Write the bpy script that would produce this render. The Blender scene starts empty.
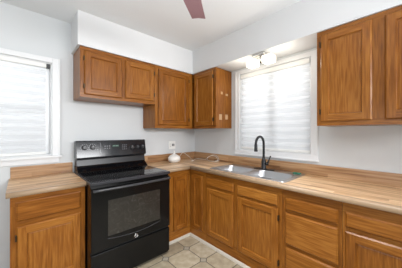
import bpy, bmesh, math
from mathutils import Vector
from math import pi, sin, cos, radians

S = bpy.context.scene
COL = S.collection

# ------------------------------------------------------------------ camera
YAW = radians(42.6327)
cam_d = bpy.data.cameras.new('camera')
cam = bpy.data.objects.new('camera', cam_d)
COL.objects.link(cam)
cam.location = (0, 0, 1.3471)
cam.rotation_euler = (pi / 2, 0, -YAW)
cam_d.sensor_width = 36
cam_d.lens = 36 * 197.506 / 402
cam_d.shift_y = -1.535 / 402
cam_d.clip_start = 0.02
S.camera = cam

# ------------------------------------------------------------------ world, lights, exposure
W = bpy.data.worlds.new('daylight')
S.world = W
W.use_nodes = True
bg = W.node_tree.nodes['Background']
bg.inputs[0].default_value = (0.92, 0.96, 1.0, 1)
bg.inputs[1].default_value = 0.56


def area(name, loc, target, sx, sy, power, colour=(1, 1, 1)):
    d = bpy.data.lights.new(name, 'AREA')
    d.shape = 'RECTANGLE'
    d.size, d.size_y = sx, sy
    d.energy = power
    d.color = colour
    o = bpy.data.objects.new(name, d)
    COL.objects.link(o)
    o.location = loc
    o.rotation_euler = (Vector(target) - Vector(loc)).to_track_quat('-Z', 'Y').to_euler()
    return o


area('room_fill', (0.9, -2.7, 2.1), (0.7, 2.0, 2.0), 2.6, 0.6, 38, (0.97, 0.985, 1.0)).data.spread = radians(85)  # added fill behind the camera, stands in for the rest of the house
area('ceiling_fill', (0.3, -0.3, 0.4), (0.3, -0.1, 2.55), 1.8, 1.8, 31, (0.90, 0.955, 1.0)).data.spread = radians(85)  # unseen panel near the floor, added to brighten the ceiling
area('side_fill', (-1.8, 0.1, 1.1), (1.0, 0.35, 1.1), 1.6, 1.0, 27, (0.95, 0.98, 1.0))  # unseen fill from the left, added to lift the sink wall
area('overhead_fill', (0.75, 0.65, 2.52), (1.2, 1.2, 0.0), 0.8, 0.8, 28, (0.96, 0.985, 1.0)).data.spread = radians(85)  # added panel out of view, lifts worktops and floor; no lamp hangs here
area('window_daylight', (-0.25, 3.1, 1.8), (-0.25, 2.4, 1.6), 1.1, 1.1, 7.5, (0.95, 0.98, 1.0))
area('window_daylight', (2.8, 1.2, 1.8), (2.0, 1.2, 1.6), 1.0, 1.1, 10.5, (0.96, 0.98, 1.0))

vs = S.view_settings
vs.view_transform = 'Standard'
vs.look = 'None'
vs.gamma = 1
vs.use_curve_mapping = False
vs.exposure = 0.0

# ------------------------------------------------------------------ room numbers (metres)
X1, Y1 = 2.244, 2.594          # inner faces of the sink wall and of the range wall
CEIL = 2.556
UD = 0.331                     # depth of the wall cabinets
ZT, ZB = 2.213, 1.405          # top and underside of the wall cabinets
BD = 0.585                     # depth of the base cabinets
ZC = 0.911                     # worktop
CD = 0.638
FYB, FXR = Y1 - BD, X1 - BD    # faces of the base cabinets
FYU, FXU = Y1 - UD, X1 - UD    # faces of the wall cabinets


# ------------------------------------------------------------------ materials
def mat(name):
    m = bpy.data.materials.new(name)
    m.use_nodes = True
    nt = m.node_tree
    return m, nt, nt.nodes['Principled BSDF']


def plain(name, col, rough=0.5, metal=0.0, spec=0.5, bump=0.0, bscale=60, coat=0):
    m, nt, b = mat(name)
    b.inputs['Base Color'].default_value = (*col, 1)
    b.inputs['Roughness'].default_value = rough
    b.inputs['Metallic'].default_value = metal
    b.inputs['Specular IOR Level'].default_value = spec
    b.inputs['Coat Weight'].default_value = coat
    if bump:
        g = nt.nodes.new('ShaderNodeNewGeometry')
        n = nt.nodes.new('ShaderNodeTexNoise')
        n.inputs['Scale'].default_value = bscale
        n.inputs['Detail'].default_value = 3
        bp = nt.nodes.new('ShaderNodeBump')
        bp.inputs['Strength'].default_value = bump
        bp.inputs['Distance'].default_value = 0.004
        nt.links.new(g.outputs['Position'], n.inputs['Vector'])
        nt.links.new(n.outputs[0], bp.inputs['Height'])
        nt.links.new(bp.outputs[0], b.inputs['Normal'])
    return m


def math_node(nt, op, a, b=None):
    n = nt.nodes.new('ShaderNodeMath')
    n.operation = op
    for i, v in enumerate((a, b)):
        if v is None:
            continue
        if isinstance(v, (int, float)):
            n.inputs[i].default_value = v
        else:
            nt.links.new(v, n.inputs[i])
    return n.outputs[0]


def ramp(nt, fac, stops):
    r = nt.nodes.new('ShaderNodeValToRGB')
    el = r.color_ramp.elements
    while len(el) < len(stops):
        el.new(0.5)
    for e, (p, c) in zip(el, stops):
        e.position = p
        e.color = (*c, 1)
    nt.links.new(fac, r.inputs[0])
    return r.outputs[0]


def wood(name, grain, dark, mid, light, rough=0.30, ring=9.0, pore=0.62, spec=0.25):
    """varnished oak; grain 'v' runs up, 'h' runs along either wall"""
    m, nt, b = mat(name)
    g = nt.nodes.new('ShaderNodeNewGeometry')
    sep = nt.nodes.new('ShaderNodeSeparateXYZ')
    nt.links.new(g.outputs['Position'], sep.inputs[0])
    along = math_node(nt, 'ADD', sep.outputs[0], sep.outputs[1])
    up = sep.outputs[2]
    if grain == 'v':
        across, length = along, up
    else:
        across, length = up, along
    oi = nt.nodes.new('ShaderNodeObjectInfo')
    shift = math_node(nt, 'MULTIPLY', oi.outputs['Random'], 17.0)

    def noise(sa, sl, detail, off):
        c = nt.nodes.new('ShaderNodeCombineXYZ')
        nt.links.new(math_node(nt, 'MULTIPLY', across, sa), c.inputs[0])
        nt.links.new(math_node(nt, 'MULTIPLY', length, sl), c.inputs[1])
        nt.links.new(math_node(nt, 'ADD', shift, off), c.inputs[2])
        n = nt.nodes.new('ShaderNodeTexNoise')
        n.inputs['Scale'].default_value = 1
        n.inputs['Detail'].default_value = detail
        nt.links.new(c.outputs[0], n.inputs['Vector'])
        return n.outputs[0]
    big = noise(9.0, 0.9, 1.5, 0.0)
    rings = math_node(nt, 'SINE', math_node(nt, 'MULTIPLY', big, ring * 6.2))
    rings = math_node(nt, 'MULTIPLY', math_node(nt, 'ADD', rings, 1.0), 0.5)
    fine = noise(110, 6, 3, 3.0)
    tone = noise(2.2, 0.8, 1, 8.0)
    f = math_node(nt, 'ADD', math_node(nt, 'MULTIPLY', rings, 0.08), math_node(nt, 'MULTIPLY', fine, pore))
    f = math_node(nt, 'ADD', f, math_node(nt, 'MULTIPLY', tone, 0.30))
    f = math_node(nt, 'ADD', f, math_node(nt, 'MULTIPLY', oi.outputs['Random'], 0.12))
    col = ramp(nt, f, [(0.28, dark), (0.55, mid), (0.82, light)])
    nt.links.new(col, b.inputs['Base Color'])
    b.inputs['Roughness'].default_value = rough
    b.inputs['Specular IOR Level'].default_value = spec
    bp = nt.nodes.new('ShaderNodeBump')
    bp.inputs['Strength'].default_value = 0.12
    bp.inputs['Distance'].default_value = 0.002
    nt.links.new(fine, bp.inputs['Height'])
    nt.links.new(bp.outputs[0], b.inputs['Normal'])
    return m


OAK = ((0.110, 0.030, 0.003), (0.252, 0.086, 0.011), (0.42, 0.175, 0.033))
oak_v = wood('oak_upright', 'v', *OAK)
oak_h = wood('oak_level', 'h', *OAK)


def laminate(name, axis, tones):
    """butcher block pattern laminate, planks run along axis 0 (x) or 1 (y)"""
    m, nt, b = mat(name)
    g = nt.nodes.new('ShaderNodeNewGeometry')
    sep = nt.nodes.new('ShaderNodeSeparateXYZ')
    nt.links.new(g.outputs['Position'], sep.inputs[0])
    L, A = (sep.outputs[0], sep.outputs[1]) if axis == 0 else (sep.outputs[1], sep.outputs[0])
    A = math_node(nt, 'ADD', A, sep.outputs[2])
    strip = math_node(nt, 'FLOOR', math_node(nt, 'MULTIPLY', A, 19.0))
    # staggered plank ends
    st = math_node(nt, 'MULTIPLY', strip, 0.377)
    seg = math_node(nt, 'FLOOR', math_node(nt, 'ADD', math_node(nt, 'MULTIPLY', L, 1.3), st))
    c = nt.nodes.new('ShaderNodeCombineXYZ')
    nt.links.new(strip, c.inputs[0])
    nt.links.new(seg, c.inputs[1])
    wn = nt.nodes.new('ShaderNodeTexWhiteNoise')
    wn.noise_dimensions = '2D'
    nt.links.new(c.outputs[0], wn.inputs['Vector'])

    def streak(sa, sl, det):
        c2 = nt.nodes.new('ShaderNodeCombineXYZ')
        nt.links.new(math_node(nt, 'MULTIPLY', A, sa), c2.inputs[0])
        nt.links.new(math_node(nt, 'MULTIPLY', L, sl), c2.inputs[1])
        nt.links.new(wn.outputs[0], c2.inputs[2])
        n = nt.nodes.new('ShaderNodeTexNoise')
        n.inputs['Scale'].default_value = 1
        n.inputs['Detail'].default_value = det
        nt.links.new(c2.outputs[0], n.inputs['Vector'])
        return n.outputs[0]
    f = math_node(nt, 'ADD', math_node(nt, 'MULTIPLY', wn.outputs[0], 0.16), math_node(nt, 'MULTIPLY', streak(48, 2.2, 5), 0.62))
    f = math_node(nt, 'ADD', f, math_node(nt, 'MULTIPLY', streak(11, 1.2, 2), 0.34))
    col = ramp(nt, f, list(zip((0.38, 0.51, 0.70), tones)))
    nt.links.new(col, b.inputs['Base Color'])
    b.inputs['Roughness'].default_value = 0.33
    b.inputs['Specular IOR Level'].default_value = 0.5
    return m


TOP = ((0.20, 0.095, 0.038), (0.53, 0.315, 0.155), (0.80, 0.57, 0.355))
SPLASH_SHADED = ((0.15, 0.066, 0.026), (0.34, 0.180, 0.080), (0.52, 0.325, 0.175))  # TOP tones darkened: the backsplash's shade is put into its colour
lam_x = laminate('butcher_block_laminate_x', 0, TOP)
lam_y = laminate('butcher_block_laminate_y', 1, TOP)
splash_shaded_x = laminate('backsplash_laminate_shaded_x', 0, SPLASH_SHADED)
splash_shaded_y = laminate('backsplash_laminate_shaded_y', 1, SPLASH_SHADED)
lam_edge = plain('laminate_edge', (0.36, 0.245, 0.15), 0.35)

paint = plain('wall_paint', (0.65, 0.67, 0.68), 0.6, spec=0.3, bump=0.05, bscale=90)
ceil_paint = plain('ceiling_paint', (0.83, 0.845, 0.86), 0.8, spec=0.2, bump=0.25, bscale=45)
soffit_paint = plain('soffit_paint', (0.69, 0.695, 0.70), 0.55, spec=0.3)
trim_white = plain('white_trim_paint', (0.77, 0.78, 0.79), 0.35)
shoe_white = plain('shoe_moulding_paint', (0.56, 0.51, 0.44), 0.45)


def tile_floor():
    m, nt, b = mat('octagon_vinyl')
    g = nt.nodes.new('ShaderNodeNewGeometry')
    sep = nt.nodes.new('ShaderNodeSeparateXYZ')
    nt.links.new(g.outputs['Position'], sep.inputs[0])
    P = 0.285

    def fold(v, o):
        t = math_node(nt, 'DIVIDE', math_node(nt, 'SUBTRACT', v, o), P)
        t = math_node(nt, 'ADD', t, 0.5)
        cell = math_node(nt, 'FLOOR', t)
        fr = math_node(nt, 'SUBTRACT', math_node(nt, 'FRACT', t), 0.5)
        return math_node(nt, 'ABSOLUTE', fr), math_node(nt, 'FLOOR', math_node(nt, 'ADD', t, 0.5))
    qx, cx = fold(sep.outputs[0], 1.432)
    qy, cy = fold(sep.outputs[1], 1.803)
    s = math_node(nt, 'ADD', qx, qy)
    R = 0.155
    gw = 0.016
    dot = math_node(nt, 'LESS_THAN', s, R)
    g1 = math_node(nt, 'LESS_THAN', math_node(nt, 'ABSOLUTE', math_node(nt, 'SUBTRACT', s, R)), gw * 1.4)
    g2 = math_node(nt, 'MULTIPLY', math_node(nt, 'LESS_THAN', math_node(nt, 'MINIMUM', qx, qy), gw),
                   math_node(nt, 'GREATER_THAN', s, R))
    grout = math_node(nt, 'MAXIMUM', g1, g2)
    c = nt.nodes.new('ShaderNodeCombineXYZ')
    nt.links.new(cx, c.inputs[0])
    nt.links.new(cy, c.inputs[1])
    wn = nt.nodes.new('ShaderNodeTexWhiteNoise')
    wn.noise_dimensions = '2D'
    nt.links.new(c.outputs[0], wn.inputs['Vector'])
    n = nt.nodes.new('ShaderNodeTexNoise')
    n.inputs['Scale'].default_value = 14
    n.inputs['Detail'].default_value = 5
    nt.links.new(g.outputs['Position'], n.inputs['Vector'])
    f = math_node(nt, 'ADD', math_node(nt, 'MULTIPLY', wn.outputs[0], 0.3), math_node(nt, 'MULTIPLY', n.outputs[0], 0.7))
    base = ramp(nt, f, [(0.25, (0.23, 0.19, 0.13)), (0.55, (0.38, 0.32, 0.225)), (0.8, (0.53, 0.47, 0.36))])

    def mix(fac, a, bb):
        x = nt.nodes.new('ShaderNodeMix')
        x.data_type = 'RGBA'
        nt.links.new(fac, x.inputs[0])
        for i, v in ((6, a), (7, bb)):
            if isinstance(v, tuple):
                x.inputs[i].default_value = (*v, 1)
            else:
                nt.links.new(v, x.inputs[i])
        return x.outputs[2]
    col = mix(dot, base, (0.35, 0.32, 0.26))
    col = mix(grout, col, (0.075, 0.065, 0.05))
    nt.links.new(col, b.inputs['Base Color'])
    b.inputs['Roughness'].default_value = 0.4
    return m


floor_mat = tile_floor()
black_enamel = plain('black_enamel', (0.005, 0.005, 0.005), 0.16, spec=0.25)
black_glass = plain('black_ceramic_glass', (0.004, 0.004, 0.005), 0.06, spec=0.5)
black_rim = plain('black_cooktop_rim', (0.03, 0.03, 0.034), 0.25)
black_plastic = plain('black_plastic', (0.012, 0.012, 0.014), 0.3)
panel_glass = plain('control_panel_black', (0.012, 0.013, 0.016), 0.14)
dark_gap = plain('dark_shadow_gap', (0.004, 0.004, 0.004), 0.8)
print_grey = plain('printed_grey', (0.34, 0.34, 0.36), 0.5)
ring_grey = plain('burner_ring_grey', (0.035, 0.035, 0.038), 0.25)
steel = plain('brushed_steel', (0.52, 0.52, 0.53), 0.33, metal=1.0)
bowl_steel = plain('satin_bowl_steel', (0.56, 0.56, 0.57), 0.3, metal=1.0)
chrome = plain('polished_metal', (0.66, 0.65, 0.63), 0.2, metal=1.0)
bronze = plain('matt_black_metal', (0.018, 0.018, 0.020), 0.35, metal=0.4)
hinge_metal = plain('dark_hinge_metal', (0.05, 0.035, 0.02), 0.4, metal=0.7)
ceramic = plain('white_ceramic', (0.80, 0.78, 0.74), 0.3)
white_plastic = plain('white_plastic', (0.82, 0.82, 0.80), 0.35)
slot_dark = plain('outlet_slots', (0.05, 0.05, 0.05), 0.5)
cord_white = plain('white_cord', (0.78, 0.74, 0.68), 0.45)
sticker = plain('paper_residue', (0.50, 0.32, 0.18), 0.6)
fan_wood = plain('cherry_fan_blade', (0.33, 0.19, 0.21), 0.4)
fan_metal = plain('fan_motor_metal', (0.10, 0.06, 0.04), 0.35, metal=0.7)
green_pad = plain('green_scrub_pad', (0.03, 0.16, 0.10), 0.8)


def oven_window():
    m, nt, b = mat('oven_window_glass')
    g = nt.nodes.new('ShaderNodeNewGeometry')
    n = nt.nodes.new('ShaderNodeTexNoise')
    n.inputs['Scale'].default_value = 16
    n.inputs['Detail'].default_value = 6
    n.inputs['Distortion'].default_value = 2.5
    nt.links.new(g.outputs['Position'], n.inputs['Vector'])
    col = ramp(nt, n.outputs[0], [(0.45, (0.022, 0.020, 0.017)), (0.62, (0.030, 0.028, 0.024)), (0.8, (0.065, 0.065, 0.06))])
    nt.links.new(col, b.inputs['Base Color'])
    b.inputs['Roughness'].default_value = 0.14
    return m


oven_glass = oven_window()


def fabric(name, clear):
    m, nt, b = mat(name)
    out = nt.nodes['Material Output']
    b.inputs['Base Color'].default_value = (0.88, 0.89, 0.90, 1)
    b.inputs['Roughness'].default_value = 0.8
    b.inputs['Specular IOR Level'].default_value = 0.1
    tr = nt.nodes.new('ShaderNodeBsdfTranslucent')
    tr.inputs[0].default_value = (0.88, 0.90, 0.92, 1)
    mx = nt.nodes.new('ShaderNodeMixShader')
    mx.inputs[0].default_value = 0.5
    nt.links.new(b.outputs[0], mx.inputs[1])
    nt.links.new(tr.outputs[0], mx.inputs[2])
    last = mx
    if clear:
        tp = nt.nodes.new('ShaderNodeBsdfTransparent')
        m2 = nt.nodes.new('ShaderNodeMixShader')
        m2.inputs[0].default_value = clear
        nt.links.new(mx.outputs[0], m2.inputs[1])
        nt.links.new(tp.outputs[0], m2.inputs[2])
        last = m2
    nt.links.new(last.outputs[0], out.inputs[0])
    return m


shade_solid = fabric('shade_fabric_solid', 0)
shade_sheer = fabric('shade_fabric_sheer', 0.22)


def pane_glass():
    m, nt, b = mat('window_pane_glass')
    out = nt.nodes['Material Output']
    tp = nt.nodes.new('ShaderNodeBsdfTransparent')
    gl = nt.nodes.new('ShaderNodeBsdfGlossy')
    gl.inputs['Roughness'].default_value = 0.02
    fr = nt.nodes.new('ShaderNodeFresnel')
    fr.inputs[0].default_value = 1.45
    mx = nt.nodes.new('ShaderNodeMixShader')
    nt.links.new(fr.outputs[0], mx.inputs[0])
    nt.links.new(tp.outputs[0], mx.inputs[1])
    nt.links.new(gl.outputs[0], mx.inputs[2])
    nt.links.new(mx.outputs[0], out.inputs[0])
    return m


glass = pane_glass()


def lamp_glass():
    m, nt, b = mat('frosted_lamp_glass')
    b.inputs['Base Color'].default_value = (0.9, 0.88, 0.82, 1)
    b.inputs['Roughness'].default_value = 0.5
    b.inputs['Emission Color'].default_value = (1.0, 0.93, 0.80, 1)
    b.inputs['Emission Strength'].default_value = 1.5
    return m


lampglass = lamp_glass()


# ------------------------------------------------------------------ mesh helpers
class MB:
    def __init__(self):
        self.bm = bmesh.new()

    def face(self, pts, mi=0):
        f = self.bm.faces.new([self.bm.verts.new(p) for p in pts])
        f.material_index = mi
        return f

    def box(self, x0, x1, y0, y1, z0, z1, mi=0, bev=0.0, seg=2):
        x0, x1 = min(x0, x1), max(x0, x1)
        y0, y1 = min(y0, y1), max(y0, y1)
        z0, z1 = min(z0, z1), max(z0, z1)
        t = bmesh.new()
        v = [t.verts.new((x, y, z)) for x in (x0, x1) for y in (y0, y1) for z in (z0, z1)]
        for q in ((0, 1, 3, 2), (4, 6, 7, 5), (0, 4, 5, 1), (2, 3, 7, 6), (0, 2, 6, 4), (1, 5, 7, 3)):
            t.faces.new([v[i] for i in q])
        if bev:
            bmesh.ops.bevel(t, geom=list(t.edges), offset=bev, segments=seg, profile=0.5, affect='EDGES')
        self.merge(t, mi)
        return self

    def merge(self, t, mi=0):
        base = {}
        for v in t.verts:
            base[v] = self.bm.verts.new(v.co)
        for f in t.faces:
            try:
                nf = self.bm.faces.new([base[v] for v in f.verts])
                nf.material_index = mi
                nf.smooth = f.smooth
            except ValueError:
                pass
        t.free()

    def lathe(self, cx, cy, prof, seg=28, mi=0, fn=None, smooth=True):
        """prof = [(r, z)...]; fn maps (x, y, z) local to world"""
        rings = []
        for r, z in prof:
            ring = []
            for k in range(seg):
                a = 2 * pi * k / seg
                p = (cx + r * cos(a), cy + r * sin(a), z)
                ring.append(self.bm.verts.new(fn(*p) if fn else p))
            rings.append(ring)
        for a, b in zip(rings, rings[1:]):
            for k in range(seg):
                f = self.bm.faces.new((a[k], a[(k + 1) % seg], b[(k + 1) % seg], b[k]))
                f.smooth = smooth
                f.material_index = mi
        for ring in (rings[0], rings[-1]):
            f = self.bm.faces.new(ring)
            f.material_index = mi
        return self

    def tube(self, pts, r, seg=10, mi=0, cap=True):
        pts = [Vector(p) for p in pts]
        rs = r if isinstance(r, (list, tuple)) else [r] * len(pts)
        rings = []
        up = Vector((0.013, 0.021, 1)).normalized()
        prev = None
        for i, p in enumerate(pts):
            t = (pts[min(i + 1, len(pts) - 1)] - pts[max(i - 1, 0)]).normalized()
            if prev is None:
                n = t.cross(up)
                if n.length < 0.05:
                    n = t.cross(Vector((1, 0, 0)))
            else:
                n = prev - t * prev.dot(t)
            n.normalize()
            prev = n
            b = t.cross(n)
            rings.append([self.bm.verts.new(p + (n * cos(2 * pi * k / seg) + b * sin(2 * pi * k / seg)) * rs[i]) for k in range(seg)])
        for a, b in zip(rings, rings[1:]):
            for k in range(seg):
                f = self.bm.faces.new((a[k], a[(k + 1) % seg], b[(k + 1) % seg], b[k]))
                f.smooth = True
                f.material_index = mi
        if cap:
            for ring in (rings[0], rings[-1]):
                self.bm.faces.new(ring).material_index = mi
        return self

    def cells(self, us, vs_, keep, fn, d0, d1, matfn=None):
        """slab made of a grid of cells; fn(u, v, d) -> world; keep(i, j) says which cells are solid"""
        V = {}

        def gv(i, j, k):
            if (i, j, k) not in V:
                V[(i, j, k)] = self.bm.verts.new(fn(us[i], vs_[j], d1 if k else d0))
            return V[(i, j, k)]
        nu, nv = len(us) - 1, len(vs_) - 1

        def on(i, j):
            return 0 <= i < nu and 0 <= j < nv and keep(i, j)
        for i in range(nu):
            for j in range(nv):
                if not on(i, j):
                    continue
                mi = matfn(i, j) if matfn else 0
                q = ((i, j), (i + 1, j), (i + 1, j + 1), (i, j + 1))
                for k in (0, 1):
                    self.bm.faces.new([gv(a, b, k) for a, b in q]).material_index = mi
                for (a, b), (c, d), nb in ((q[0], q[1], (i, j - 1)), (q[1], q[2], (i + 1, j)), (q[2], q[3], (i, j + 1)), (q[3], q[0], (i - 1, j))):
                    if not on(*nb):
                        self.bm.faces.new((gv(a, b, 0), gv(c, d, 0), gv(c, d, 1), gv(a, b, 1))).material_index = mi
        return self


def obj(name, mb, mats, parent=None, origin=None, bevel=0.0, smooth=False):
    bm = mb.bm
    bmesh.ops.recalc_face_normals(bm, faces=list(bm.faces))
    root = parent
    off = Vector(origin) if origin else Vector((0, 0, 0))
    if parent is not None:
        off = parent['_w'] if '_w' in parent else (0, 0, 0)
        off = Vector(off)
    for v in bm.verts:
        v.co -= off
    me = bpy.data.meshes.new(name)
    bm.to_mesh(me)
    bm.free()
    for m in (mats if isinstance(mats, (list, tuple)) else [mats]):
        me.materials.append(m)
    if smooth:
        for p in me.polygons:
            p.use_smooth = True
    o = bpy.data.objects.new(name, me)
    COL.objects.link(o)
    o['_w'] = tuple(off)
    if parent is not None:
        o.parent = parent
    else:
        o.location = off
    if bevel:
        md = o.modifiers.new('edge', 'BEVEL')
        md.width = bevel
        md.segments = 2
        md.limit_method = 'ANGLE'
    return o


def thing(name, label, cat, loc, group=None):
    o = bpy.data.objects.new(name, None)
    o.empty_display_size = 0.1
    COL.objects.link(o)
    o.location = loc
    o['_w'] = tuple(loc)
    o['label'] = label
    o['category'] = cat
    if group:
        o['group'] = group
    return o


def struct(name, mb, mats, parent=None, bevel=0.0):
    o = obj(name, mb, mats, parent, bevel=bevel)
    o['kind'] = 'structure'
    return o


def face_back(y):            # surfaces that face the camera from the range wall
    return lambda a, h, d: (a, y - d, h)


def face_right(x):           # surfaces that face the room from the sink wall
    return lambda a, h, d: (x - d, a, h)


# ------------------------------------------------------------------ the setting
TH = 0.12
mb = MB().box(-2.0, X1 + TH, -3.2, Y1 + TH, -0.05, 0)
struct('floor', mb, floor_mat)
mb = MB().box(-2.0, X1 + TH, -1.3, Y1 + TH, CEIL, CEIL + 0.06)
struct('ceiling', mb, ceil_paint)

W1 = (-0.77, 0.255, 1.105, 2.075)      # opening in the range wall
W2 = (0.735, 1.640, 1.11, 2.14)        # opening in the sink wall
mb = MB().cells([-2.0, W1[0], W1[1], X1 + TH], [0, W1[2], W1[3], CEIL], lambda i, j: not (i == 1 and j == 1), face_back(Y1 + TH), 0, TH)
struct('wall_back', mb, paint)
mb = MB().cells([-1.3, W2[0], W2[1], Y1], [0, W2[2], W2[3], CEIL], lambda i, j: not (i == 1 and j == 1), face_right(X1 + TH), 0, TH)
struct('wall_right', mb, paint)
mb = MB().box(-2.0, -1.88, -1.3, Y1, 0, CEIL)
struct('added_wall_left', mb, paint)  # out of view, added to hold back world light from this side

# soffit above the wall cabinets, along both walls
SO = UD + 0.012
mb = MB()
xs, ys = [0.424, X1 - SO, X1], [-1.3, Y1 - SO, Y1]
mb.cells(xs, ys, lambda i, j: not (i == 0 and j == 0), lambda u, v, d: (u, v, d), ZT + 0.004, CEIL)
struct('soffit', mb, soffit_paint)

# shoe moulding along the base cabinets
t = 0.016


def quarter(mbx, p0, p1, out):
    n = 6
    pr = [(0, 0.0)] + [(t * cos(k * pi / 2 / n), 0.030 * sin(k * pi / 2 / n)) for k in range(n + 1)]
    rings = []
    for p, ext in ((p0, 0), (p1, 0)):
        rings.append([mbx.bm.verts.new((p[0] + out[0] * a, p[1] + out[1] * a, z)) for a, z in pr])
    for k in range(len(pr)):
        k2 = (k + 1) % len(pr)
        mbx.bm.faces.new((rings[0][k], rings[0][k2], rings[1][k2], rings[1][k]))
    for r in rings:
        mbx.bm.faces.new(r)


mb = MB()
quarter(mb, (1.262, FYB), (FXR, FYB), (0, -1))
struct('trim_1', mb, shoe_white)
mb = MB()
quarter(mb, (FXR, -0.6), (FXR, FYB), (-1, 0))
struct('trim_2', mb, shoe_white)


def window(name, fn, o, sill, mull):
    """fn(a, h, d): d grows into the room, 0 at the wall face; o = opening"""
    a0, a1, h0, h1 = o
    cw = 0.062
    def bx(mbx, A0, A1, H0, H1, D0, D1):
        p, q = fn(A0, H0, D0), fn(A1, H1, D1)
        mbx.box(p[0], q[0], p[1], q[1], p[2], q[2], 0, 0.004)
    casing = MB()
    bx(casing, a0 - cw, a0 + 0.001, h0, h1 + cw - 0.012, 0, 0.022)
    bx(casing, a1 - 0.001, a1 + cw, h0, h1 + cw - 0.012, 0, 0.022)
    bx(casing, a0, a1, h1 - 0.001, h1 + cw - 0.012, 0, 0.020)
    # raised outer bead of the casing
    bx(casing, a0 - cw - 0.004, a0 - cw + 0.014, h0, h1 + cw - 0.012, 0, 0.03)
    bx(casing, a1 + cw - 0.014, a1 + cw + 0.004, h0, h1 + cw - 0.012, 0, 0.03)
    root = struct(name, casing, trim_white)
    jamb = MB()
    bx(jamb, a0, a0 + 0.012, h0, h1, -TH, 0)
    bx(jamb, a1 - 0.012, a1, h0, h1, -TH, 0)
    bx(jamb, a0, a1, h1 - 0.012, h1, -TH, 0)
    bx(jamb, a0, a1, h0, h0 + 0.012, -TH, 0)
    obj('jamb', jamb, trim_white, root)
    fr = MB()
    sw = 0.045
    bx(fr, a0 + 0.012, a0 + 0.012 + sw, h0 + 0.012, h1 - 0.012, -TH + 0.01, -TH + 0.045)
    bx(fr, a1 - 0.012 - sw, a1 - 0.012, h0 + 0.012, h1 - 0.012, -TH + 0.01, -TH + 0.045)
    bx(fr, a0 + 0.05, a1 - 0.05, h1 - 0.012 - sw, h1 - 0.012, -TH + 0.01, -TH + 0.045)
    bx(fr, a0 + 0.05, a1 - 0.05, h0 + 0.012, h0 + 0.012 + sw, -TH + 0.01, -TH + 0.045)
    if mull == 'v':
        m_ = (a0 + a1) / 2
        bx(fr, m_ - 0.03, m_ + 0.03, h0 + 0.05, h1 - 0.05, -TH + 0.01, -TH + 0.05)
    else:
        m_ = (h0 + h1) / 2
        bx(fr, a0 + 0.05, a1 - 0.05, m_ - 0.025, m_ + 0.025, -TH + 0.01, -TH + 0.05)
    obj('window_frame', fr, trim_white, root)
    gl = MB()
    bx(gl, a0 + 0.05, a1 - 0.05, h0 + 0.05, h1 - 0.05, -TH + 0.022, -TH + 0.032)
    obj('pane', gl, glass, root)
    st = MB()
    if sill:
        bx(st, a0 - cw - 0.02, a1 + cw + 0.02, h0 - 0.022, h0 + 0.004, -0.02, 0.045)
        bx(st, a0 - cw, a1 + cw, h0 - 0.075, h0 - 0.02, 0, 0.016)
    else:
        bx(st, a0 - cw - 0.004, a1 + cw + 0.004, h0 - cw, h0 + 0.001, 0, 0.024)
        bx(st, a0 - cw - 0.008, a1 + cw + 0.008, h0 - cw - 0.002, h0 - cw + 0.016, 0, 0.03)
    obj('window_sill', st, trim_white, root)
    return root


fw1, fw2 = face_back(Y1), face_right(X1)
win1 = window('window_1', fw1, W1, True, 'h')
win2 = window('window_2', fw2, W2, False, 'v')


def blind(fn, a0, a1, h0, h1, dep, label, loc, nb, bracket=None):
    root = thing('window_shade', label, 'window blind', loc, 'banded shades in the windows')
    def bx(mbx, A0, A1, H0, H1, D0, D1, bev=0.004):
        p, q = fn(A0, H0, D0), fn(A1, H1, D1)
        mbx.box(p[0], q[0], p[1], q[1], p[2], q[2], 0, bev)
    hr = MB()
    bx(hr, a0, a1, h1 - 0.05, h1, dep - 0.035, dep + 0.03, 0.008)
    obj('headrail', hr, white_plastic, root)
    fb = MB()
    top, bot = h1 - 0.05, h0 + 0.028
    pitch = (top - bot) / nb
    for k in range(nb):
        z1 = top - k * pitch
        zm = z1 - pitch * 0.55
        z0 = z1 - pitch
        # solid vane: shallow curve standing out from the sheer
        n = 5
        for i in range(n):
            u0, u1 = i / n, (i + 1) / n
            e0, e1 = 0.014 * sin(pi * u0), 0.014 * sin(pi * u1)
            za, zb_ = z1 + (zm - z1) * u0, z1 + (zm - z1) * u1
            f = fb.face([fn(a0 + 0.004, za, dep + e0), fn(a1 - 0.004, za, dep + e0), fn(a1 - 0.004, zb_, dep + e1), fn(a0 + 0.004, zb_, dep + e1)], 0)
            f.smooth = True
        fb.face([fn(a0 + 0.004, zm, dep), fn(a1 - 0.004, zm, dep), fn(a1 - 0.004, z0, dep), fn(a0 + 0.004, z0, dep)], 1)
    bmesh.ops.remove_doubles(fb.bm, verts=list(fb.bm.verts), dist=1e-5)
    obj('banded_fabric', fb, [shade_solid, shade_sheer], root)
    br = MB()
    bx(br, a0, a1, h0, h0 + 0.03, dep - 0.012, dep + 0.014, 0.006)
    obj('bottom_rail', br, white_plastic, root)
    if bracket:
        bk = MB()
        bx(bk, a1, a1 + bracket, h1 - 0.045, h1 - 0.004, dep - 0.02, dep + 0.02, 0.003)
        b_ = obj('bracket', bk, black_plastic, root)
        b_['label'] = 'small dark mounting bracket'
    return root


blind(fw1, W1[0] + 0.02, W1[1] - 0.046, 1.118, 2.07, -0.035, 'white banded shade in the window above the short worktop left of the range',
      (-0.26, Y1 + 0.035, 1.118), 12, 0.03)
blind(fw2, W2[0] + 0.0135, W2[1] - 0.0135, 1.125, 2.126, -0.012, 'white banded shade in the window above the sink',
      (X1 + 0.012, 1.19, 1.125), 11)


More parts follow.
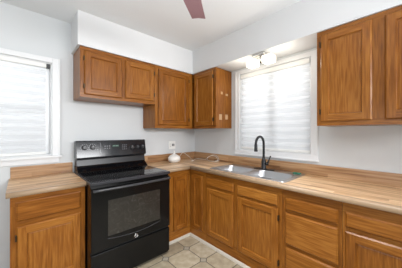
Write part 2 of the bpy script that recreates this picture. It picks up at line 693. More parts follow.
# ------------------------------------------------------------------ cabinets
def door_mb(fn, a0, a1, h0, h1, stile=0.058):
    """framed oak door: stiles, rails and a recessed panel with a moulded inner edge; materials 0 upright grain, 1 level grain"""
    mbx = MB()
    bm = mbx.bm

    def ring(i, d):
        return [bm.verts.new(fn(*p)) for p in ((a0 + i, h0 + i, d), (a1 - i, h0 + i, d), (a1 - i, h1 - i, d), (a0 + i, h1 - i, d))]

    def band(r, s, mis):
        for k in range(4):
            f = bm.faces.new((r[k], r[(k + 1) % 4], s[(k + 1) % 4], s[k]))
            f.material_index = mis[k]
    H = (1, 0, 1, 0)
    r0, rm, r1, r2 = ring(0.008, 0), ring(0.008, 0.004), ring(0, 0.010), ring(0.009, 0.019)
    band(r0, rm, H)
    band(rm, r1, H)
    band(r1, r2, H)
    bm.faces.new(r0)
    i = 0.009
    A0, A1, B0, B1 = a0 + i, a1 - i, h0 + i, h1 - i
    s = stile
    d = 0.019
    for (x0, x1_, z0, z1, m_) in ((A0, a0 + s, B0, B1, 0), (a1 - s, A1, B0, B1, 0), (a0 + s, a1 - s, B0, h0 + s, 1), (a0 + s, a1 - s, h1 - s, B1, 1)):
        f = bm.faces.new([bm.verts.new(fn(*p)) for p in ((x0, z0, d), (x1_, z0, d), (x1_, z1, d), (x0, z1, d))])
        f.material_index = m_
    q0, q1, q2, q3 = ring(s, 0.019), ring(s + 0.004, 0.008), ring(s + 0.010, 0.006), ring(s + 0.016, 0.0075)
    band(q0, q1, H)
    band(q1, q2, H)
    band(q2, q3, (0, 0, 0, 0))
    bm.faces.new(q3).material_index = 0
    return mbx


def drawer_mb(fn, a0, a1, h0, h1):
    mbx = MB()
    bm = mbx.bm

    def ring(i, d):
        return [bm.verts.new(fn(*p)) for p in ((a0 + i, h0 + i, d), (a1 - i, h0 + i, d), (a1 - i, h1 - i, d), (a0 + i, h1 - i, d))]
    rs = [ring(0.008, 0), ring(0.008, 0.004), ring(0, 0.009), ring(0.006, 0.012), ring(0.012, 0.019)]
    for r, s_ in zip(rs, rs[1:]):
        for k in range(4):
            bm.faces.new((r[k], r[(k + 1) % 4], s_[(k + 1) % 4], s_[k]))
    bm.faces.new(rs[0])
    bm.faces.new(rs[-1])
    return mbx


def fbox(mbx, fn, a0, a1, h0, h1, d0, d1, mi=0, bev=0.0):
    p, q = fn(a0, h0, d0), fn(a1, h1, d1)
    mbx.box(p[0], q[0], p[1], q[1], p[2], q[2], mi, bev)


FFT = 0.019      # face frame thickness


def cabinet(name, label, fn, a0, a1, h0, h1, depth, doors=(), drawers=(), group=None, stiles=(), rails=(), hinges=True, cat='cabinet', body_a=None, open_top=False):
    """fn plane = front of the face frame (d=0); the carcass reaches back to d=-depth"""
    base = fn((a0 + a1) / 2, h0, -depth / 2)
    root = thing(name, label, cat, base, group)
    b0, b1 = body_a or (a0, a1)
    b = MB()
    tk = 0.016
    if open_top:
        fbox(b, fn, b0, b0 + tk, h0, h1, -depth, -FFT, 0)
        fbox(b, fn, b1 - tk, b1, h0, h1, -depth, -FFT, 0)
    else:
        fbox(b, fn, b0, b0 + tk, h0, h1 - tk, -depth, -FFT, 0)
        fbox(b, fn, b1 - tk, b1, h0, h1 - tk, -depth, -FFT, 0)
        fbox(b, fn, b0, b1, h1 - tk, h1, -depth, -FFT, 1)
    fbox(b, fn, b0 + tk, b1 - tk, h0, h0 + tk, -depth, -FFT, 1)
    fbox(b, fn, b0 + tk, b1 - tk, h0 + tk, h1 - tk, -depth, -depth + 0.006, 0)
    obj('carcass', b, [oak_v, oak_h], root)
    ff = MB()
    rb, rt = (0.15, 0.08) if h0 == 0 else (0.045, 0.045)
    fbox(ff, fn, a0, a1, h0, h0 + rb, -FFT + 0.0005, 0, 1)
    fbox(ff, fn, a0, a1, h1 - rt, h1, -FFT + 0.0005, 0, 1)
    ends = [(a0, a0 + 0.042), (a1 - 0.042, a1)]
    allst = [e_ for e_ in ends if not any(s0 < e_[1] and s1 > e_[0] for s0, s1 in stiles)] + list(stiles)
    for (s0, s1) in allst:
        fbox(ff, fn, s0, s1, h0 + rb, h1 - rt, -FFT + 0.0005, 0, 0)
    for (r0, r1) in rails:
        fbox(ff, fn, a0 + 0.03, a1 - 0.03, r0, r1, -FFT + 0.0005, -0.0005, 1)
    obj('face_frame', ff, [oak_v, oak_h], root)
    for dd in doors:
        d0, d1, z0, z1 = dd[:4]
        side = dd[4] if len(dd) > 4 else None
        st = dd[5] if len(dd) > 5 else 0.058
        o = obj('door', door_mb(fn, d0, d1, z0, z1, st), [oak_v, oak_h], root)
        if side and hinges:
            for hz in (z0 + 0.06, z1 - 0.06 - 0.045):
                hm = MB()
                a = d0 - 0.007 if side == 'lo' else d1 - 0.003
                fbox(hm, fn, a, a + 0.010, hz, hz + 0.045, 0.0, 0.021, 0, 0.002)
                h = obj('hinge', hm, hinge_metal, o)
                h['label'] = 'small dark hinge'
    for (d0, d1, z0, z1) in drawers:
        obj('drawer', drawer_mb(fn, d0, d1, z0, z1), [oak_h], root)
    return root


UG, BG = 'oak wall cabinets under the soffit', 'oak base cabinets under the worktops'
fbu, fru = face_back(FYU), face_right(FXU)
fbb, frb = face_back(FYB), face_right(FXR)
GAP = 0.003
cabinet('wall_cabinet', 'short two-door oak wall cabinet hanging above the black range', fbu, 0.445, 1.279, 1.705, ZT, UD - GAP,
        doors=[(0.481, 0.861, 1.733, 2.178, 'lo'), (0.895, 1.262, 1.742, 2.178, 'hi')], stiles=[(0.85, 0.905)], group=UG)
cabinet('wall_cabinet', 'tall single-door oak wall cabinet between the short cabinet and the corner', fbu, 1.281, 1.911, ZB, ZT, UD - GAP,
        doors=[(1.325, 1.830, 1.447, 2.178, 'hi')], stiles=[(1.825, 1.911)], group=UG)
corner = cabinet('wall_cabinet', 'corner oak wall cabinet with stickers on its bare side next to the sink window', fru, 1.788, 2.243, ZB, ZT, UD - GAP,
                 doors=[(1.829, 2.209, 1.440, 2.180, 'lo')], group=UG, body_a=(1.788, Y1 - GAP))
cabinet('wall_cabinet', 'double-door oak wall cabinet on the far side of the sink window from the corner', fru, -0.24, 0.583, ZB, ZT, UD - GAP,
        doors=[(0.215, 0.553, 1.440, 2.180, 'hi'), (-0.205, 0.148, 1.440, 2.180, 'lo')], stiles=[(0.14, 0.225)], group=UG)
# paper scraps left on the corner cabinet's side
for (x, z, w, h) in ((2.03, 1.885, 0.035, 0.035), (2.135, 1.872, 0.05, 0.028), (2.005, 1.556, 0.055, 0.075), (2.13, 1.562, 0.055, 0.07)):
    m_ = MB().box(x - w / 2, x + w / 2, 1.7868, 1.7886, z - h / 2, z + h / 2)
    s_ = obj('paper_sticker', m_, sticker, corner)
    s_['label'] = 'pale paper sticker'

BT = ZC - 0.034          # top of the base cabinets, under the worktops
RG = 0.69
cabinet('base_cabinet', 'oak base cabinet with one drawer and one door left of the range', fbb, -0.05, 0.435, 0, BT, BD - GAP,
        doors=[(-0.015, 0.400, 0.14, 0.645, 'lo')], drawers=[(-0.02, 0.400, 0.682, 0.828)], rails=[(0.63, 0.70)], group=BG)
cabinet('base_cabinet', 'narrow one-door oak base cabinet between the range and the corner', fbb, 1.262, 1.657, 0, BT, BD - GAP,
        doors=[(1.385, 1.603, 0.135, 0.808, None, 0.05)], stiles=[(1.262, 1.395), (1.595, 1.657)], group=BG)
cabinet('base_cabinet', 'corner oak base cabinet with a narrow full-height door beside the sink cabinet', frb, 1.722, 2.006, 0, BT, BD - GAP,
        doors=[(1.762, 1.955, 0.135, 0.815, None, 0.045)], stiles=[(1.945, 2.006), (1.722, 1.778)], group=BG, body_a=(1.722, Y1 - GAP))
cabinet('base_cabinet', 'wide oak sink base cabinet with two drawer fronts over two doors', frb, 0.774, 1.720, 0, BT, BD - GAP,
        doors=[(1.290, 1.690, 0.135, 0.690, None), (0.805, 1.238, 0.135, 0.690, 'lo')],
        drawers=[(1.290, 1.692, 0.716, 0.818), (0.812, 1.238, 0.708, 0.808)], stiles=[(1.23, 1.30)], rails=[(0.68, 0.72)], group=BG, open_top=True)
cabinet('base_cabinet', 'oak base cabinet with a stack of three drawers right of the sink base', frb, 0.347, 0.772, 0, BT, BD - GAP,
        drawers=[(0.367, 0.744, 0.698, 0.805), (0.367, 0.744, 0.412, 0.675), (0.367, 0.744, 0.13, 0.388)],
        rails=[(0.66, 0.71), (0.38, 0.42)], group=BG)
cabinet('base_cabinet', 'oak base cabinet with a drawer over a door past the three-drawer stack', frb, -0.16, 0.345, 0, BT, BD - GAP,
        doors=[(-0.125, 0.328, 0.135, 0.672, None)], drawers=[(-0.125, 0.328, 0.698, 0.805)], rails=[(0.66, 0.71)], group=BG)


# ------------------------------------------------------------------ worktops
def nose(mbx, p0, p1, out, mi=0):
    """rounded front edge of a postformed top, from p0 to p1, bulging towards out"""
    zt, zb, r = ZC + 0.003, ZC - 0.036, 0.014
    pr = [(0, zb), (r * 0.9, zb)]
    for k in range(7):
        a = -pi / 2 + pi * k / 6
        pr.append((r * 0.8 + 0.010 * cos(a), (zt + zb) / 2 + (zt - zb) / 2 * sin(a)))
    pr.append((-0.012, zt - 0.001))
    pr.append((-0.03, ZC))
    pr.append((-0.03, zb))
    rings = [[mbx.bm.verts.new((p[0] + out[0] * a + sgn[0] * abs(a), p[1] + out[1] * a + sgn[1] * abs(a), z)) for a, z in pr] for p, sgn in ((p0, (0, 0)), (p1, (0, 0)))]
    for k in range(len(pr)):
        k2 = (k + 1) % len(pr)
        f = mbx.bm.faces.new((rings[0][k], rings[0][k2], rings[1][k2], rings[1][k]))
        f.material_index = mi
        f.smooth = True
    for r_ in rings:
        mbx.bm.faces.new(r_)


wt = thing('worktop', 'short wood-pattern laminate worktop left of the range', 'countertop', (0.18, Y1 - 0.3, ZC - 0.033))
mb = MB().box(-0.071, 0.4355, Y1 - CD + 0.02, Y1 - 0.001, ZC - 0.033, ZC)
obj('top', mb, lam_x, wt)
mb = MB()
nose(mb, (-0.071, Y1 - CD + 0.022), (0.4355, Y1 - CD + 0.022), (0, -1))
obj('front_edge', mb, lam_edge, wt)
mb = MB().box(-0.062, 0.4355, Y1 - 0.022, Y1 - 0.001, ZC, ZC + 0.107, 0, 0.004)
obj('backsplash', mb, splash_shaded_x, wt)

SK = (1.685, 2.188, 0.768, 1.692)      # sink outline
wt2 = thing('worktop', 'long L-shaped wood-pattern laminate worktop that holds the sink', 'countertop', (X1 - 0.3, 1.2, ZC - 0.033))
mb = MB()
xs = [1.252, X1 - CD + 0.02, SK[0] + 0.015, SK[1] - 0.015, X1 - 0.001]
ys = [-0.17, SK[2] + 0.015, SK[3] - 0.015, Y1 - CD + 0.02, Y1 - 0.001]
mb.cells(xs, ys, lambda i, j: (j == 3) or (i > 0 and not (i == 2 and j == 1)), lambda u, v, d: (u, v, d), ZC - 0.033, ZC,
         lambda i, j: 1 if (j == 3 and i == 0) else 0)
obj('top', mb, [lam_y, lam_x], wt2)
mb = MB()
nose(mb, (1.252, Y1 - CD + 0.022), (X1 - CD + 0.022, Y1 - CD + 0.022), (0, -1), 1)
nose(mb, (X1 - CD + 0.022, -0.17), (X1 - CD + 0.022, Y1 - CD + 0.022), (-1, 0), 0)
obj('front_edge', mb, [lam_edge, lam_edge], wt2)
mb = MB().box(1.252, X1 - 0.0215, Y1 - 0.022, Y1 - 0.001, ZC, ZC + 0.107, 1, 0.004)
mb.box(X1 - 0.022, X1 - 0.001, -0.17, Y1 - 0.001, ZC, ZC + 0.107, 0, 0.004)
obj('backsplash', mb, [splash_shaded_y, splash_shaded_x], wt2)


# ------------------------------------------------------------------ sink and faucet
def rrect(x0, x1, y0, y1, r, n=6):
    out = []
    for cx, cy, a0 in ((x1 - r, y1 - r, 0), (x0 + r, y1 - r, pi / 2), (x0 + r, y0 + r, pi), (x1 - r, y0 + r, 3 * pi / 2)):
        for k in range(n + 1):
            a = a0 + pi / 2 * k / n
            out.append((cx + r * cos(a), cy + r * sin(a)))
    return out


sink = thing('kitchen_sink', 'double-bowl stainless steel sink set into the worktop under the window', 'sink', (1.94, 1.23, ZC))
bowls = [(1.735, 2.055, 1.255, 1.650), (1.735, 2.055, 0.810, 1.205)]
RZ = ZC + 0.006
mb = MB()
bm = mb.bm
eds = []
for loop in [rrect(*SK, 0.03)] + [rrect(*b_, 0.06) for b_ in bowls]:
    vsx = [bm.verts.new((x, y, RZ)) for x, y in loop]
    eds += [bm.edges.new((vsx[k], vsx[(k + 1) % len(vsx)])) for k in range(len(vsx))]
bmesh.ops.triangle_fill(bm, use_beauty=True, use_dissolve=False, edges=eds)
outer = rrect(*SK, 0.03)
o2 = rrect(SK[0] - 0.004, SK[1] + 0.004, SK[2] - 0.004, SK[3] + 0.004, 0.034)
va = [bm.verts.new((x, y, RZ)) for x, y in outer]
vb = [bm.verts.new((x, y, ZC + 0.0005)) for x, y in o2]
for k in range(len(va)):
    bm.faces.new((va[k], va[(k + 1) % len(va)], vb[(k + 1) % len(va)], vb[k]))
obj('rim', mb, steel, sink)
for b_ in bowls:
    mb = MB()
    bm = mb.bm
    rings = []
    for ins, z, r in ((0, RZ, 0.06), (0.004, RZ - 0.008, 0.06), (0.012, RZ - 0.13, 0.055), (0.022, RZ - 0.155, 0.05), (0.05, RZ - 0.165, 0.04), (0.12, RZ - 0.168, 0.03)):
        rings.append([bm.verts.new((x, y, z)) for x, y in rrect(b_[0] + ins, b_[1] - ins, b_[2] + ins, b_[3] - ins, r)])
    for r, s_ in zip(rings, rings[1:]):
        for k in range(len(r)):
            f = bm.faces.new((r[k], r[(k + 1) % len(r)], s_[(k + 1) % len(r)], s_[k]))
            f.smooth = True
    bm.faces.new(rings[-1])
    bo = obj('bowl', mb, bowl_steel, sink)
    cx, cy = (b_[0] + b_[1]) / 2, (b_[2] + b_[3]) / 2
    mb = MB().lathe(cx, cy, [(0.045, RZ - 0.1675), (0.043, RZ - 0.164), (0.03, RZ - 0.166), (0.004, RZ - 0.166)], 20)
    obj('drain', mb, chrome, bo)

fau = thing('faucet', 'matt black gooseneck kitchen faucet standing behind the sink bowls', 'faucet', (2.105, 1.19, RZ))
FX, FY = 2.09, 1.195
mb = MB()
lp = rrect(FX - 0.03, FX + 0.03, FY - 0.128, FY + 0.128, 0.029, 6)
bm = mb.bm
r0 = [bm.verts.new((x, y, RZ)) for x, y in lp]
r1 = [bm.verts.new((x, y, RZ + 0.007)) for x, y in lp]
for k in range(len(lp)):
    bm.faces.new((r0[k], r0[(k + 1) % len(lp)], r1[(k + 1) % len(lp)], r1[k]))
bm.faces.new(r0)
bm.faces.new(r1)
obj('deck_plate', mb, bronze, fau)
mb = MB().lathe(FX, FY, [(0.031, RZ + 0.006), (0.031, RZ + 0.012), (0.026, RZ + 0.018), (0.025, RZ + 0.10), (0.022, RZ + 0.11), (0.0165, RZ + 0.125), (0.0165, RZ + 0.14)], 20)
obj('faucet_body', mb, bronze, fau)
pts = [(FX, FY, RZ + 0.12), (FX, FY, RZ + 0.2)]
ARC, zc = 0.083, RZ + 0.30
pts.append((FX, FY, zc))
for k in range(1, 13):
    a = pi * k / 12 * 1.03
    pts.append((FX - ARC + ARC * cos(a), FY, zc + ARC * sin(a)))
mb = MB().tube(pts, 0.0135, 14)
obj('spout', mb, bronze, fau)
e = pts[-1]
mb = MB().lathe(e[0], e[1], [(0.014, e[2] + 0.012), (0.0175, e[2]), (0.019, e[2] - 0.05), (0.021, e[2] - 0.072), (0.016, e[2] - 0.074)], 16)
obj('spray_head', mb, bronze, fau)
mb = MB().tube([(FX, FY - 0.015, RZ + 0.07), (FX, FY - 0.052, RZ + 0.07)], 0.017, 14)
mb.tube([(FX, FY - 0.045, RZ + 0.07), (FX - 0.002, FY - 0.062, RZ + 0.105), (FX - 0.004, FY - 0.088, RZ + 0.165)], [0.011, 0.009, 0.007], 10)
obj('lever_handle', mb, bronze, fau)


# ------------------------------------------------------------------ range
SX0, SX1, SYF, SYB = 0.441, 1.229, 1.872, 2.57
rg = thing('kitchen_range', 'black freestanding electric range with smooth glass cooktop', 'oven', ((SX0 + SX1) / 2, 2.2, 0))
mb = MB().box(SX0 + 0.004, SX1 - 0.004, SYF + 0.002, SYB - 0.02, 0.02, ZC - 0.02)
for x in (SX0 + 0.06, SX1 - 0.06):
    for y in (SYF + 0.06, SYB - 0.1):
        mb.lathe(x, y, [(0.018, 0), (0.018, 0.021)], 12)
obj('oven_body', mb, black_enamel, rg)
fo = face_back(SYF)
# cooktop: rim and glass
CZ = ZC + 0.008
mb = MB().box(SX0 - 0.004, SX1 + 0.004, SYF - 0.03, SYB - 0.115, ZC - 0.022, CZ, 0, 0.006)
ct = obj('cooktop', mb, black_rim, rg)
mb = MB().box(SX0 + 0.02, SX1 - 0.02, SYF + 0.012, SYB - 0.135, CZ - 0.004, CZ + 0.0015, 0, 0.001)
obj('cooktop_glass', mb, black_glass, ct)
for (x, y, r) in ((0.63, 2.05, 0.10), (1.04, 2.05, 0.085), (0.63, 2.32, 0.075), (1.04, 2.32, 0.095)):
    mb = MB()
    bm = mb.bm
    for rr in (r, r * 0.6):
        a_ = [bm.verts.new((x + rr * cos(k * pi / 24), y + rr * sin(k * pi / 24), CZ + 0.002)) for k in range(48)]
        c_ = [bm.verts.new((x + (rr - 0.004) * cos(k * pi / 24), y + (rr - 0.004) * sin(k * pi / 24), CZ + 0.002)) for k in range(48)]
        for k in range(48):
            bm.faces.new((a_[k], a_[(k + 1) % 48], c_[(k + 1) % 48], c_[k]))
    obj('burner_ring', mb, ring_grey, ct)
# backguard: lower riser and tilted control panel
def prism_x(mbx, x0, x1, prof, mi=0):
    A = [mbx.bm.verts.new((x0, y, z)) for y, z in prof]
    B = [mbx.bm.verts.new((x1, y, z)) for y, z in prof]
    n = len(prof)
    for k in range(n):
        mbx.bm.faces.new((A[k], A[(k + 1) % n], B[(k + 1) % n], B[k])).material_index = mi
    for r_ in (A, B):
        mbx.bm.faces.new(r_).material_index = mi


mb = MB()
GY0, GZ0, GY1, GZ1 = 2.444, 1.062, 2.474, 1.247          # the face of the control panel
prism_x(mb, SX0 + 0.012, SX1 + 0.012, [(2.456, 0.96), (2.474, 1.045), (2.462, 1.062), (2.574, 1.062), (2.574, 0.96)])
obj('backguard_riser', mb, black_plastic, rg, bevel=0.003)
mb = MB()
prism_x(mb, SX0 + 0.008, SX1 + 0.008, [(2.37, CZ + 0.001), (2.448, 0.972), (2.458, 0.982), (2.574, 0.982), (2.574, CZ - 0.02), (2.37, CZ - 0.012)])
obj('rear_lip', mb, black_glass, rg, bevel=0.003)
mb = MB()
prism_x(mb, SX0 + 0.006, SX1 + 0.022, [(GY0, GZ0 + 0.006), (GY1, GZ1), (GY1 + 0.012, GZ1 + 0.008), (2.574, GZ1 + 0.002), (2.574, 1.060), (GY0 + 0.012, GZ0)])
cp = obj('control_panel', mb, panel_glass, rg, bevel=0.004)
nrm = Vector((0, -(GZ1 - GZ0 - 0.006), (GY1 - GY0))).normalized()
upv = Vector((0, GY1 - GY0, GZ1 - GZ0 - 0.006)).normalized()


def onp(x, s, d):
    """point on the tilted panel: s metres up from its lower edge, d metres out"""
    p = Vector((x, GY0, GZ0 + 0.006)) + upv * s + nrm * d
    return (p.x, p.y, p.z)


def knob(x, s, r=0.023):
    k = MB()
    k.lathe(0, 0, [(r * 1.15, 0.0), (r * 1.15, 0.003), (r, 0.005), (r * 0.93, 0.022), (r * 0.8, 0.025)], 20,
            fn=lambda a, b, c: onp(x + a, s + b, c))
    o = obj('knob', k, black_plastic, rg)
    p = MB()
    pp = [(-0.0022, 0.004, 0.0252), (0.0022, 0.004, 0.0252), (0.0022, r * 0.8, 0.0252), (-0.0022, r * 0.8, 0.0252)]
    qq = [(a, b, 0.027) for a, b, _ in pp]
    v0 = [p.bm.verts.new(onp(x + a, s + b, c)) for a, b, c in pp]
    v1 = [p.bm.verts.new(onp(x + a, s + b, c)) for a, b, c in qq]
    p.bm.faces.new(v0)
    p.bm.faces.new(v1)
    for i in range(4):
        p.bm.faces.new((v0[i], v0[(i + 1) % 4], v1[(i + 1) % 4], v1[i]))
    obj('knob_pointer', p, print_grey, o)


def dash(mbx, x, s, w, h, d=0.0015):
    v0 = [mbx.bm.verts.new(onp(x + a * w / 2, s + b * h / 2, 0.0002)) for a, b in ((-1, -1), (1, -1), (1, 1), (-1, 1))]
    v1 = [mbx.bm.verts.new(onp(x + a * w / 2, s + b * h / 2, d)) for a, b in ((-1, -1), (1, -1), (1, 1), (-1, 1))]
    mbx.bm.faces.new(v0)
    mbx.bm.faces.new(v1)
    for i in range(4):
        mbx.bm.faces.new((v0[i], v0[(i + 1) % 4], v1[(i + 1) % 4], v1[i]))


for x in (0.527, 0.608):
    knob(x, 0.112, 0.023)
for x in (1.060, 1.130, 1.200):
    knob(x, 0.092, 0.024)
for x in (0.527, 0.608):                       # printed scale marks round the burner knobs
    for k in range(9):
        a = radians(-30 + k * 30)
        mk = MB()
        dash(mk, x + 0.036 * cos(a), 0.112 + 0.036 * sin(a), 0.007, 0.006)
        obj('scale_mark', mk, print_grey, cp)
for x in (0.74, 0.765, 0.79):
    for s in (0.095, 0.12):
        mk = MB()
        dash(mk, x, s, 0.012, 0.006)
        obj('key_mark', mk, print_grey, cp)
for k in range(3):
    for s in (0.075, 0.10, 0.125):
        mk = MB()
        dash(mk, 0.945 + k * 0.022, s, 0.010, 0.006)
        obj('key_mark', mk, print_grey, cp)
mk = MB()
dash(mk, 0.66, 0.085, 0.010, 0.010)
obj('indicator_mark', mk, print_grey, cp)
mk = MB()
dash(mk, 0.692, 0.098, 0.003, 0.12)           # thin bracket line that frames the clock area
obj('bracket_line', mk, print_grey, cp)
dm = MB()
dash(dm, 0.86, 0.118, 0.085, 0.036, 0.002)
dsp = obj('clock_display', dm, plain('display_glass', (0.02, 0.03, 0.028), 0.1), rg)
dg = MB()
for k in range(4):
    dash(dg, 0.832 + k * 0.018, 0.120, 0.011, 0.012, 0.003)
dgm, nt_, b_ = mat('display_digits')
b_.inputs['Base Color'].default_value = (0.1, 0.2, 0.15, 1)
b_.inputs['Emission Color'].default_value = (0.8, 0.95, 0.85, 1)
b_.inputs['Emission Strength'].default_value = 0.12
obj('clock_digits', dg, dgm, dsp)

# oven door
DZ0, DZ1 = 0.322, 0.872
mb = MB()
us = [SX0 + 0.003, 0.578, 1.102, SX1 - 0.003]
hs = [DZ0, 0.428, 0.745, DZ1]
mb.cells(us, hs, lambda i, j: True, fo, 0.0, 0.030)
od = obj('oven_door', mb, black_enamel, rg, bevel=0.005)
mb = MB()
fbox(mb, fo, 0.578, 1.102, 0.428, 0.745, 0.0285, 0.0315, 0, 0.001)
obj('door_window', mb, oven_glass, od)
# curved moulding under the window
mb = MB()
cur = []
for k in range(25):
    u = k / 24
    x = 0.575 + (1.105 - 0.575) * u
    z = 0.380 + 0.030 * (2 * u - 1) ** 2
    cur.append(fo(x, z, 0.030))
mb.tube(cur, 0.0035, 8)
obj('door_moulding', mb, black_rim, od)
mb = MB()
hp = []
for k in range(21):
    u = k / 20
    x = SX0 + 0.022 + (SX1 - SX0 - 0.044) * u
    hp.append(fo(x, 0.850 + 0.003 * sin(pi * u), 0.055 + 0.018 * sin(pi * u)))
mb.tube([fo(SX0 + 0.022, 0.850, 0.028)] + hp + [fo(SX1 - 0.022, 0.850, 0.028)], 0.0125, 12)
obj('door_handle', mb, black_rim, od)
# round silver badge: ring, dark disc and looped script strokes
fbad = lambda a, b, c: fo(0.838 + a, 0.345 + b, 0.030 + c)
mb = MB().lathe(0, 0, [(0.0195, 0), (0.0195, 0.003), (0.017, 0.0045), (0.0155, 0.0045), (0.0155, 0.0)], 24, fn=fbad)
mb.lathe(0, 0, [(0.0153, 0), (0.0153, 0.0025)], 20, mi=1, fn=fbad, smooth=False)
for s0, cx_ in ((1, -0.005), (-1, 0.005)):
    mb.tube([fbad(cx_ + s0 * 0.0055 * cos(a), 0.0085 * sin(a * 1.0) + 0.001 * s0, 0.0032) for a in [2 * pi * k / 16 * 0.85 for k in range(17)]], 0.0011, 6)
mb.tube([fbad(-0.009, -0.001, 0.0032), fbad(0.0, 0.002, 0.0034), fbad(0.009, -0.001, 0.0032)], 0.001, 6)
bd = obj('maker_badge', mb, [chrome, plain('badge_grey', (0.09, 0.09, 0.10), 0.3)], od)
bd['label'] = 'small round silver script badge'
# storage drawer
mb = MB()
fbox(mb, fo, SX0 + 0.003, SX1 - 0.003, 0.045, 0.298, 0.0, 0.024)
dr = obj('storage_drawer', mb, black_enamel, rg, bevel=0.006)
mb = MB()
fbox(mb, fo, SX0 + 0.004, SX1 - 0.004, 0.298, 0.322, -0.001, 0.004)
obj('grip_shade', mb, dark_gap, rg)  # black strip in the grip recess, its shade put into the colour

# ------------------------------------------------------------------ small things on the worktop and the wall
DX, DY = 1.675, 2.400
df = thing('aroma_diffuser', 'white garlic-shaped diffuser on the worktop beside the range', 'diffuser', (DX, DY, ZC))
mb = MB().lathe(DX, DY, [(0.0576, ZC), (0.0696, ZC + 0.006), (0.0864, ZC + 0.028), (0.0924, ZC + 0.05), (0.0864, ZC + 0.075), (0.0660, ZC + 0.096), (0.0408, ZC + 0.11), (0.0200, ZC + 0.121), (0.0120, ZC + 0.138), (0.0090, ZC + 0.165), (0.0060, ZC + 0.17)], 32)
obj('diffuser_body', mb, ceramic, df)
mb = MB().lathe(DX, DY, [(0.0870, ZC + 0.0285), (0.0882, ZC + 0.0305), (0.0894, ZC + 0.033), (0.0882, ZC + 0.033)], 32)
obj('seam_ring', mb, plain('seam_grey', (0.45, 0.43, 0.40), 0.5), df)

cd = MB()


def smooth_path(pts, n=6):
    P = [Vector(p) for p in pts]
    out = []
    for i in range(len(P) - 1):
        p0, p1, p2, p3 = P[max(i - 1, 0)], P[i], P[i + 1], P[min(i + 2, len(P) - 1)]
        for k in range(n):
            t_ = k / n
            out.append(0.5 * ((2 * p1) + (-p0 + p2) * t_ + (2 * p0 - 5 * p1 + 4 * p2 - p3) * t_ ** 2 + (-p0 + 3 * p1 - 3 * p2 + p3) * t_ ** 3))
    out.append(P[-1])
    return out


cz = ZC + 0.0045
cord_pts = [(1.76, 2.44, cz), (1.84, 2.52, cz + 0.03), (1.93, 2.560, 1.005), (1.975, 2.560, 1.015), (2.05, 2.54, 0.96), (2.06, 2.46, cz), (2.00, 2.36, cz), (1.93, 2.31, cz),
            (2.00, 2.33, cz), (2.10, 2.42, cz), (2.17, 2.44, cz), (2.19, 2.36, cz), (2.19, 2.28, cz), (2.205, 2.21, 0.965), (2.213, 2.12, 1.0),
            (2.205, 2.03, 0.985), (2.19, 1.985, 0.93), (2.16, 2.02, cz), (2.13, 2.10, cz), (2.16, 2.19, cz + 0.004), (2.195, 2.235, 0.95),
            (2.209, 2.15, 0.985), (2.208, 2.06, 0.975), (2.19, 2.01, 0.93), (2.15, 2.03, cz + 0.004)]
cd.tube(smooth_path(cord_pts), 0.0036, 8)
co = obj('power_cord', cd, cord_white, None, origin=(2.1, 2.3, ZC))
co['label'] = 'thin white power cord coiled on the worktop in the corner'
co['category'] = 'cord'

ol = thing('wall_outlet', 'white double wall outlet plate above the diffuser', 'outlet', (1.765, Y1, 1.15))
fy = face_back(Y1)
mb = MB()
fbox(mb, fy, 1.705, 1.830, 1.088, 1.212, 0, 0.006, 0, 0.003)
obj('cover_plate', mb, white_plastic, ol)
for cx in (1.737, 1.797):
    mb = MB()
    fbox(mb, fy, cx - 0.018, cx + 0.018, 1.115, 1.185, 0.005, 0.008, 0, 0.002)
    rc = obj('receptacle', mb, white_plastic, ol)
    for z in (1.133, 1.167):
        for dx in (-0.007, 0.007):
            mb = MB()
            fbox(mb, fy, cx + dx - 0.0018, cx + dx + 0.0018, z - 0.006, z + 0.006, 0.0078, 0.0084)
            obj('slot', mb, slot_dark, rc)
pg = thing('plug_adapter', 'small grey plug pushed into the wall outlet', 'plug', (1.772, Y1, 1.15))
mb = MB()
fbox(mb, fy, 1.757, 1.795, 1.134, 1.170, 0.0088, 0.034, 0, 0.006)
obj('plug_body', mb, plain('plug_grey', (0.30, 0.30, 0.30), 0.5), pg)
mb = MB()
for dx in (-0.007, 0.007):
    fbox(mb, fy, 1.779 + dx - 0.0018, 1.779 + dx + 0.0018, 1.162, 1.174, 0.0086, 0.012)
obj('prongs', mb, chrome, pg)

# green scrub pad on the sink rim
mb = MB().box(2.10, 2.15, 0.80, 0.87, RZ + 0.0008, RZ + 0.012, 0, 0.004)
sp = obj('scrub_pad', mb, green_pad, None, origin=(2.12, 0.83, RZ))
sp['label'] = 'small green scrub pad lying on the sink rim corner'
sp['category'] = 'sponge'

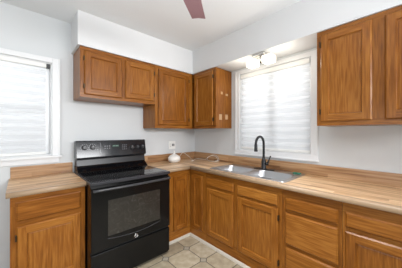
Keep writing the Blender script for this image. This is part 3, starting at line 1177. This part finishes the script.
# ------------------------------------------------------------------ lamp under the soffit
LX, LY, LZ = 1.97, 1.165, ZT + 0.004
lf = thing('ceiling_lamp', 'two-shade frosted glass lamp fixed under the soffit above the sink window', 'light fixture', (LX, LY, LZ))
mb = MB().box(LX - 0.055, LX + 0.055, LY - 0.075, LY + 0.075, LZ - 0.026, LZ - 0.0005, 0, 0.006)
obj('mounting_plate', mb, chrome, lf)
mb = MB().tube([(LX, LY - 0.14, LZ - 0.045), (LX, LY + 0.14, LZ - 0.045)], 0.010, 10)
mb.tube([(LX, LY, LZ - 0.02), (LX, LY, LZ - 0.09)], 0.008, 10)
obj('arm', mb, chrome, lf)
mb = MB().lathe(LX, LY, [(0.006, LZ - 0.10), (0.010, LZ - 0.094), (0.010, LZ - 0.088), (0.005, LZ - 0.084)], 12)
obj('finial', mb, hinge_metal, lf)
for sgn in (-1, 1):
    cy = LY + sgn * 0.098
    m_ = MB()
    m_.box(LX - 0.056, LX + 0.056, cy - 0.060, cy + 0.060, LZ - 0.125, LZ - 0.04, 0, 0.02, 4)
    so = obj('lamp_shade', m_, lampglass, lf)
    so['label'] = 'lit frosted glass shade'
    pl_ = bpy.data.lights.new('lamp_bulb', 'POINT')
    pl_.energy = 1.5
    pl_.color = (1.0, 0.92, 0.78)
    pl_.shadow_soft_size = 0.03
    po = bpy.data.objects.new('lamp_bulb', pl_)
    COL.objects.link(po)
    po.location = (LX, cy + sgn * 0.15, LZ - 0.17)

# ------------------------------------------------------------------ ceiling fan, one blade reaches into the picture
HX, HY, FZ = 0.62, 0.88, 2.32
fan = thing('ceiling_fan', 'ceiling fan with one reddish brown blade showing at the top of the picture', 'ceiling fan', (HX, HY, CEIL))
mb = MB().lathe(HX, HY, [(0.065, CEIL - 0.0005), (0.065, CEIL - 0.02), (0.03, CEIL - 0.05), (0.016, CEIL - 0.055), (0.016, FZ + 0.1), (0.08, FZ + 0.09), (0.10, FZ + 0.06), (0.10, FZ + 0.0), (0.085, FZ - 0.03), (0.05, FZ - 0.045), (0.02, FZ - 0.05)], 28)
obj('motor_housing', mb, fan_metal, fan)
a_main = math.atan2(1.249 - HY, 1.122 - HX)
RL = math.hypot(1.249 - HY, 1.122 - HX)
for k in range(5):
    a = a_main + k * 2 * pi / 5
    mb = MB()
    ux, uy = cos(a), sin(a)
    pr = []
    # outline: narrow at the hub, broad, clipped and slightly hollow tip
    L = [(0.18, -0.045), (0.24, -0.062), (0.40, -0.066), (RL + 0.005, -0.058), (RL - 0.006, 0.0), (RL + 0.005, 0.058), (0.40, 0.066), (0.24, 0.062), (0.18, 0.045)]
    vt, vb_ = [], []
    for r, w in L:
        tilt = w * 0.12
        x, y = HX + ux * r - uy * w, HY + uy * r + ux * w
        vt.append(mb.bm.verts.new((x, y, FZ + 0.004 + tilt)))
        vb_.append(mb.bm.verts.new((x, y, FZ - 0.004 + tilt)))
    mb.bm.faces.new(vt)
    mb.bm.faces.new(vb_)
    for i in range(len(L)):
        mb.bm.faces.new((vt[i], vt[(i + 1) % len(L)], vb_[(i + 1) % len(L)], vb_[i]))
    bl = obj('blade', mb, fan_wood, fan)
    mb = MB().tube([(HX + ux * 0.08, HY + uy * 0.08, FZ + 0.006), (HX + ux * 0.16, HY + uy * 0.16, FZ - 0.012), (HX + ux * 0.23, HY + uy * 0.23, FZ - 0.008)], 0.010, 8)
    obj('blade_iron', mb, fan_metal, bl)

for o in bpy.data.objects:
    if '_w' in o:
        del o['_w']
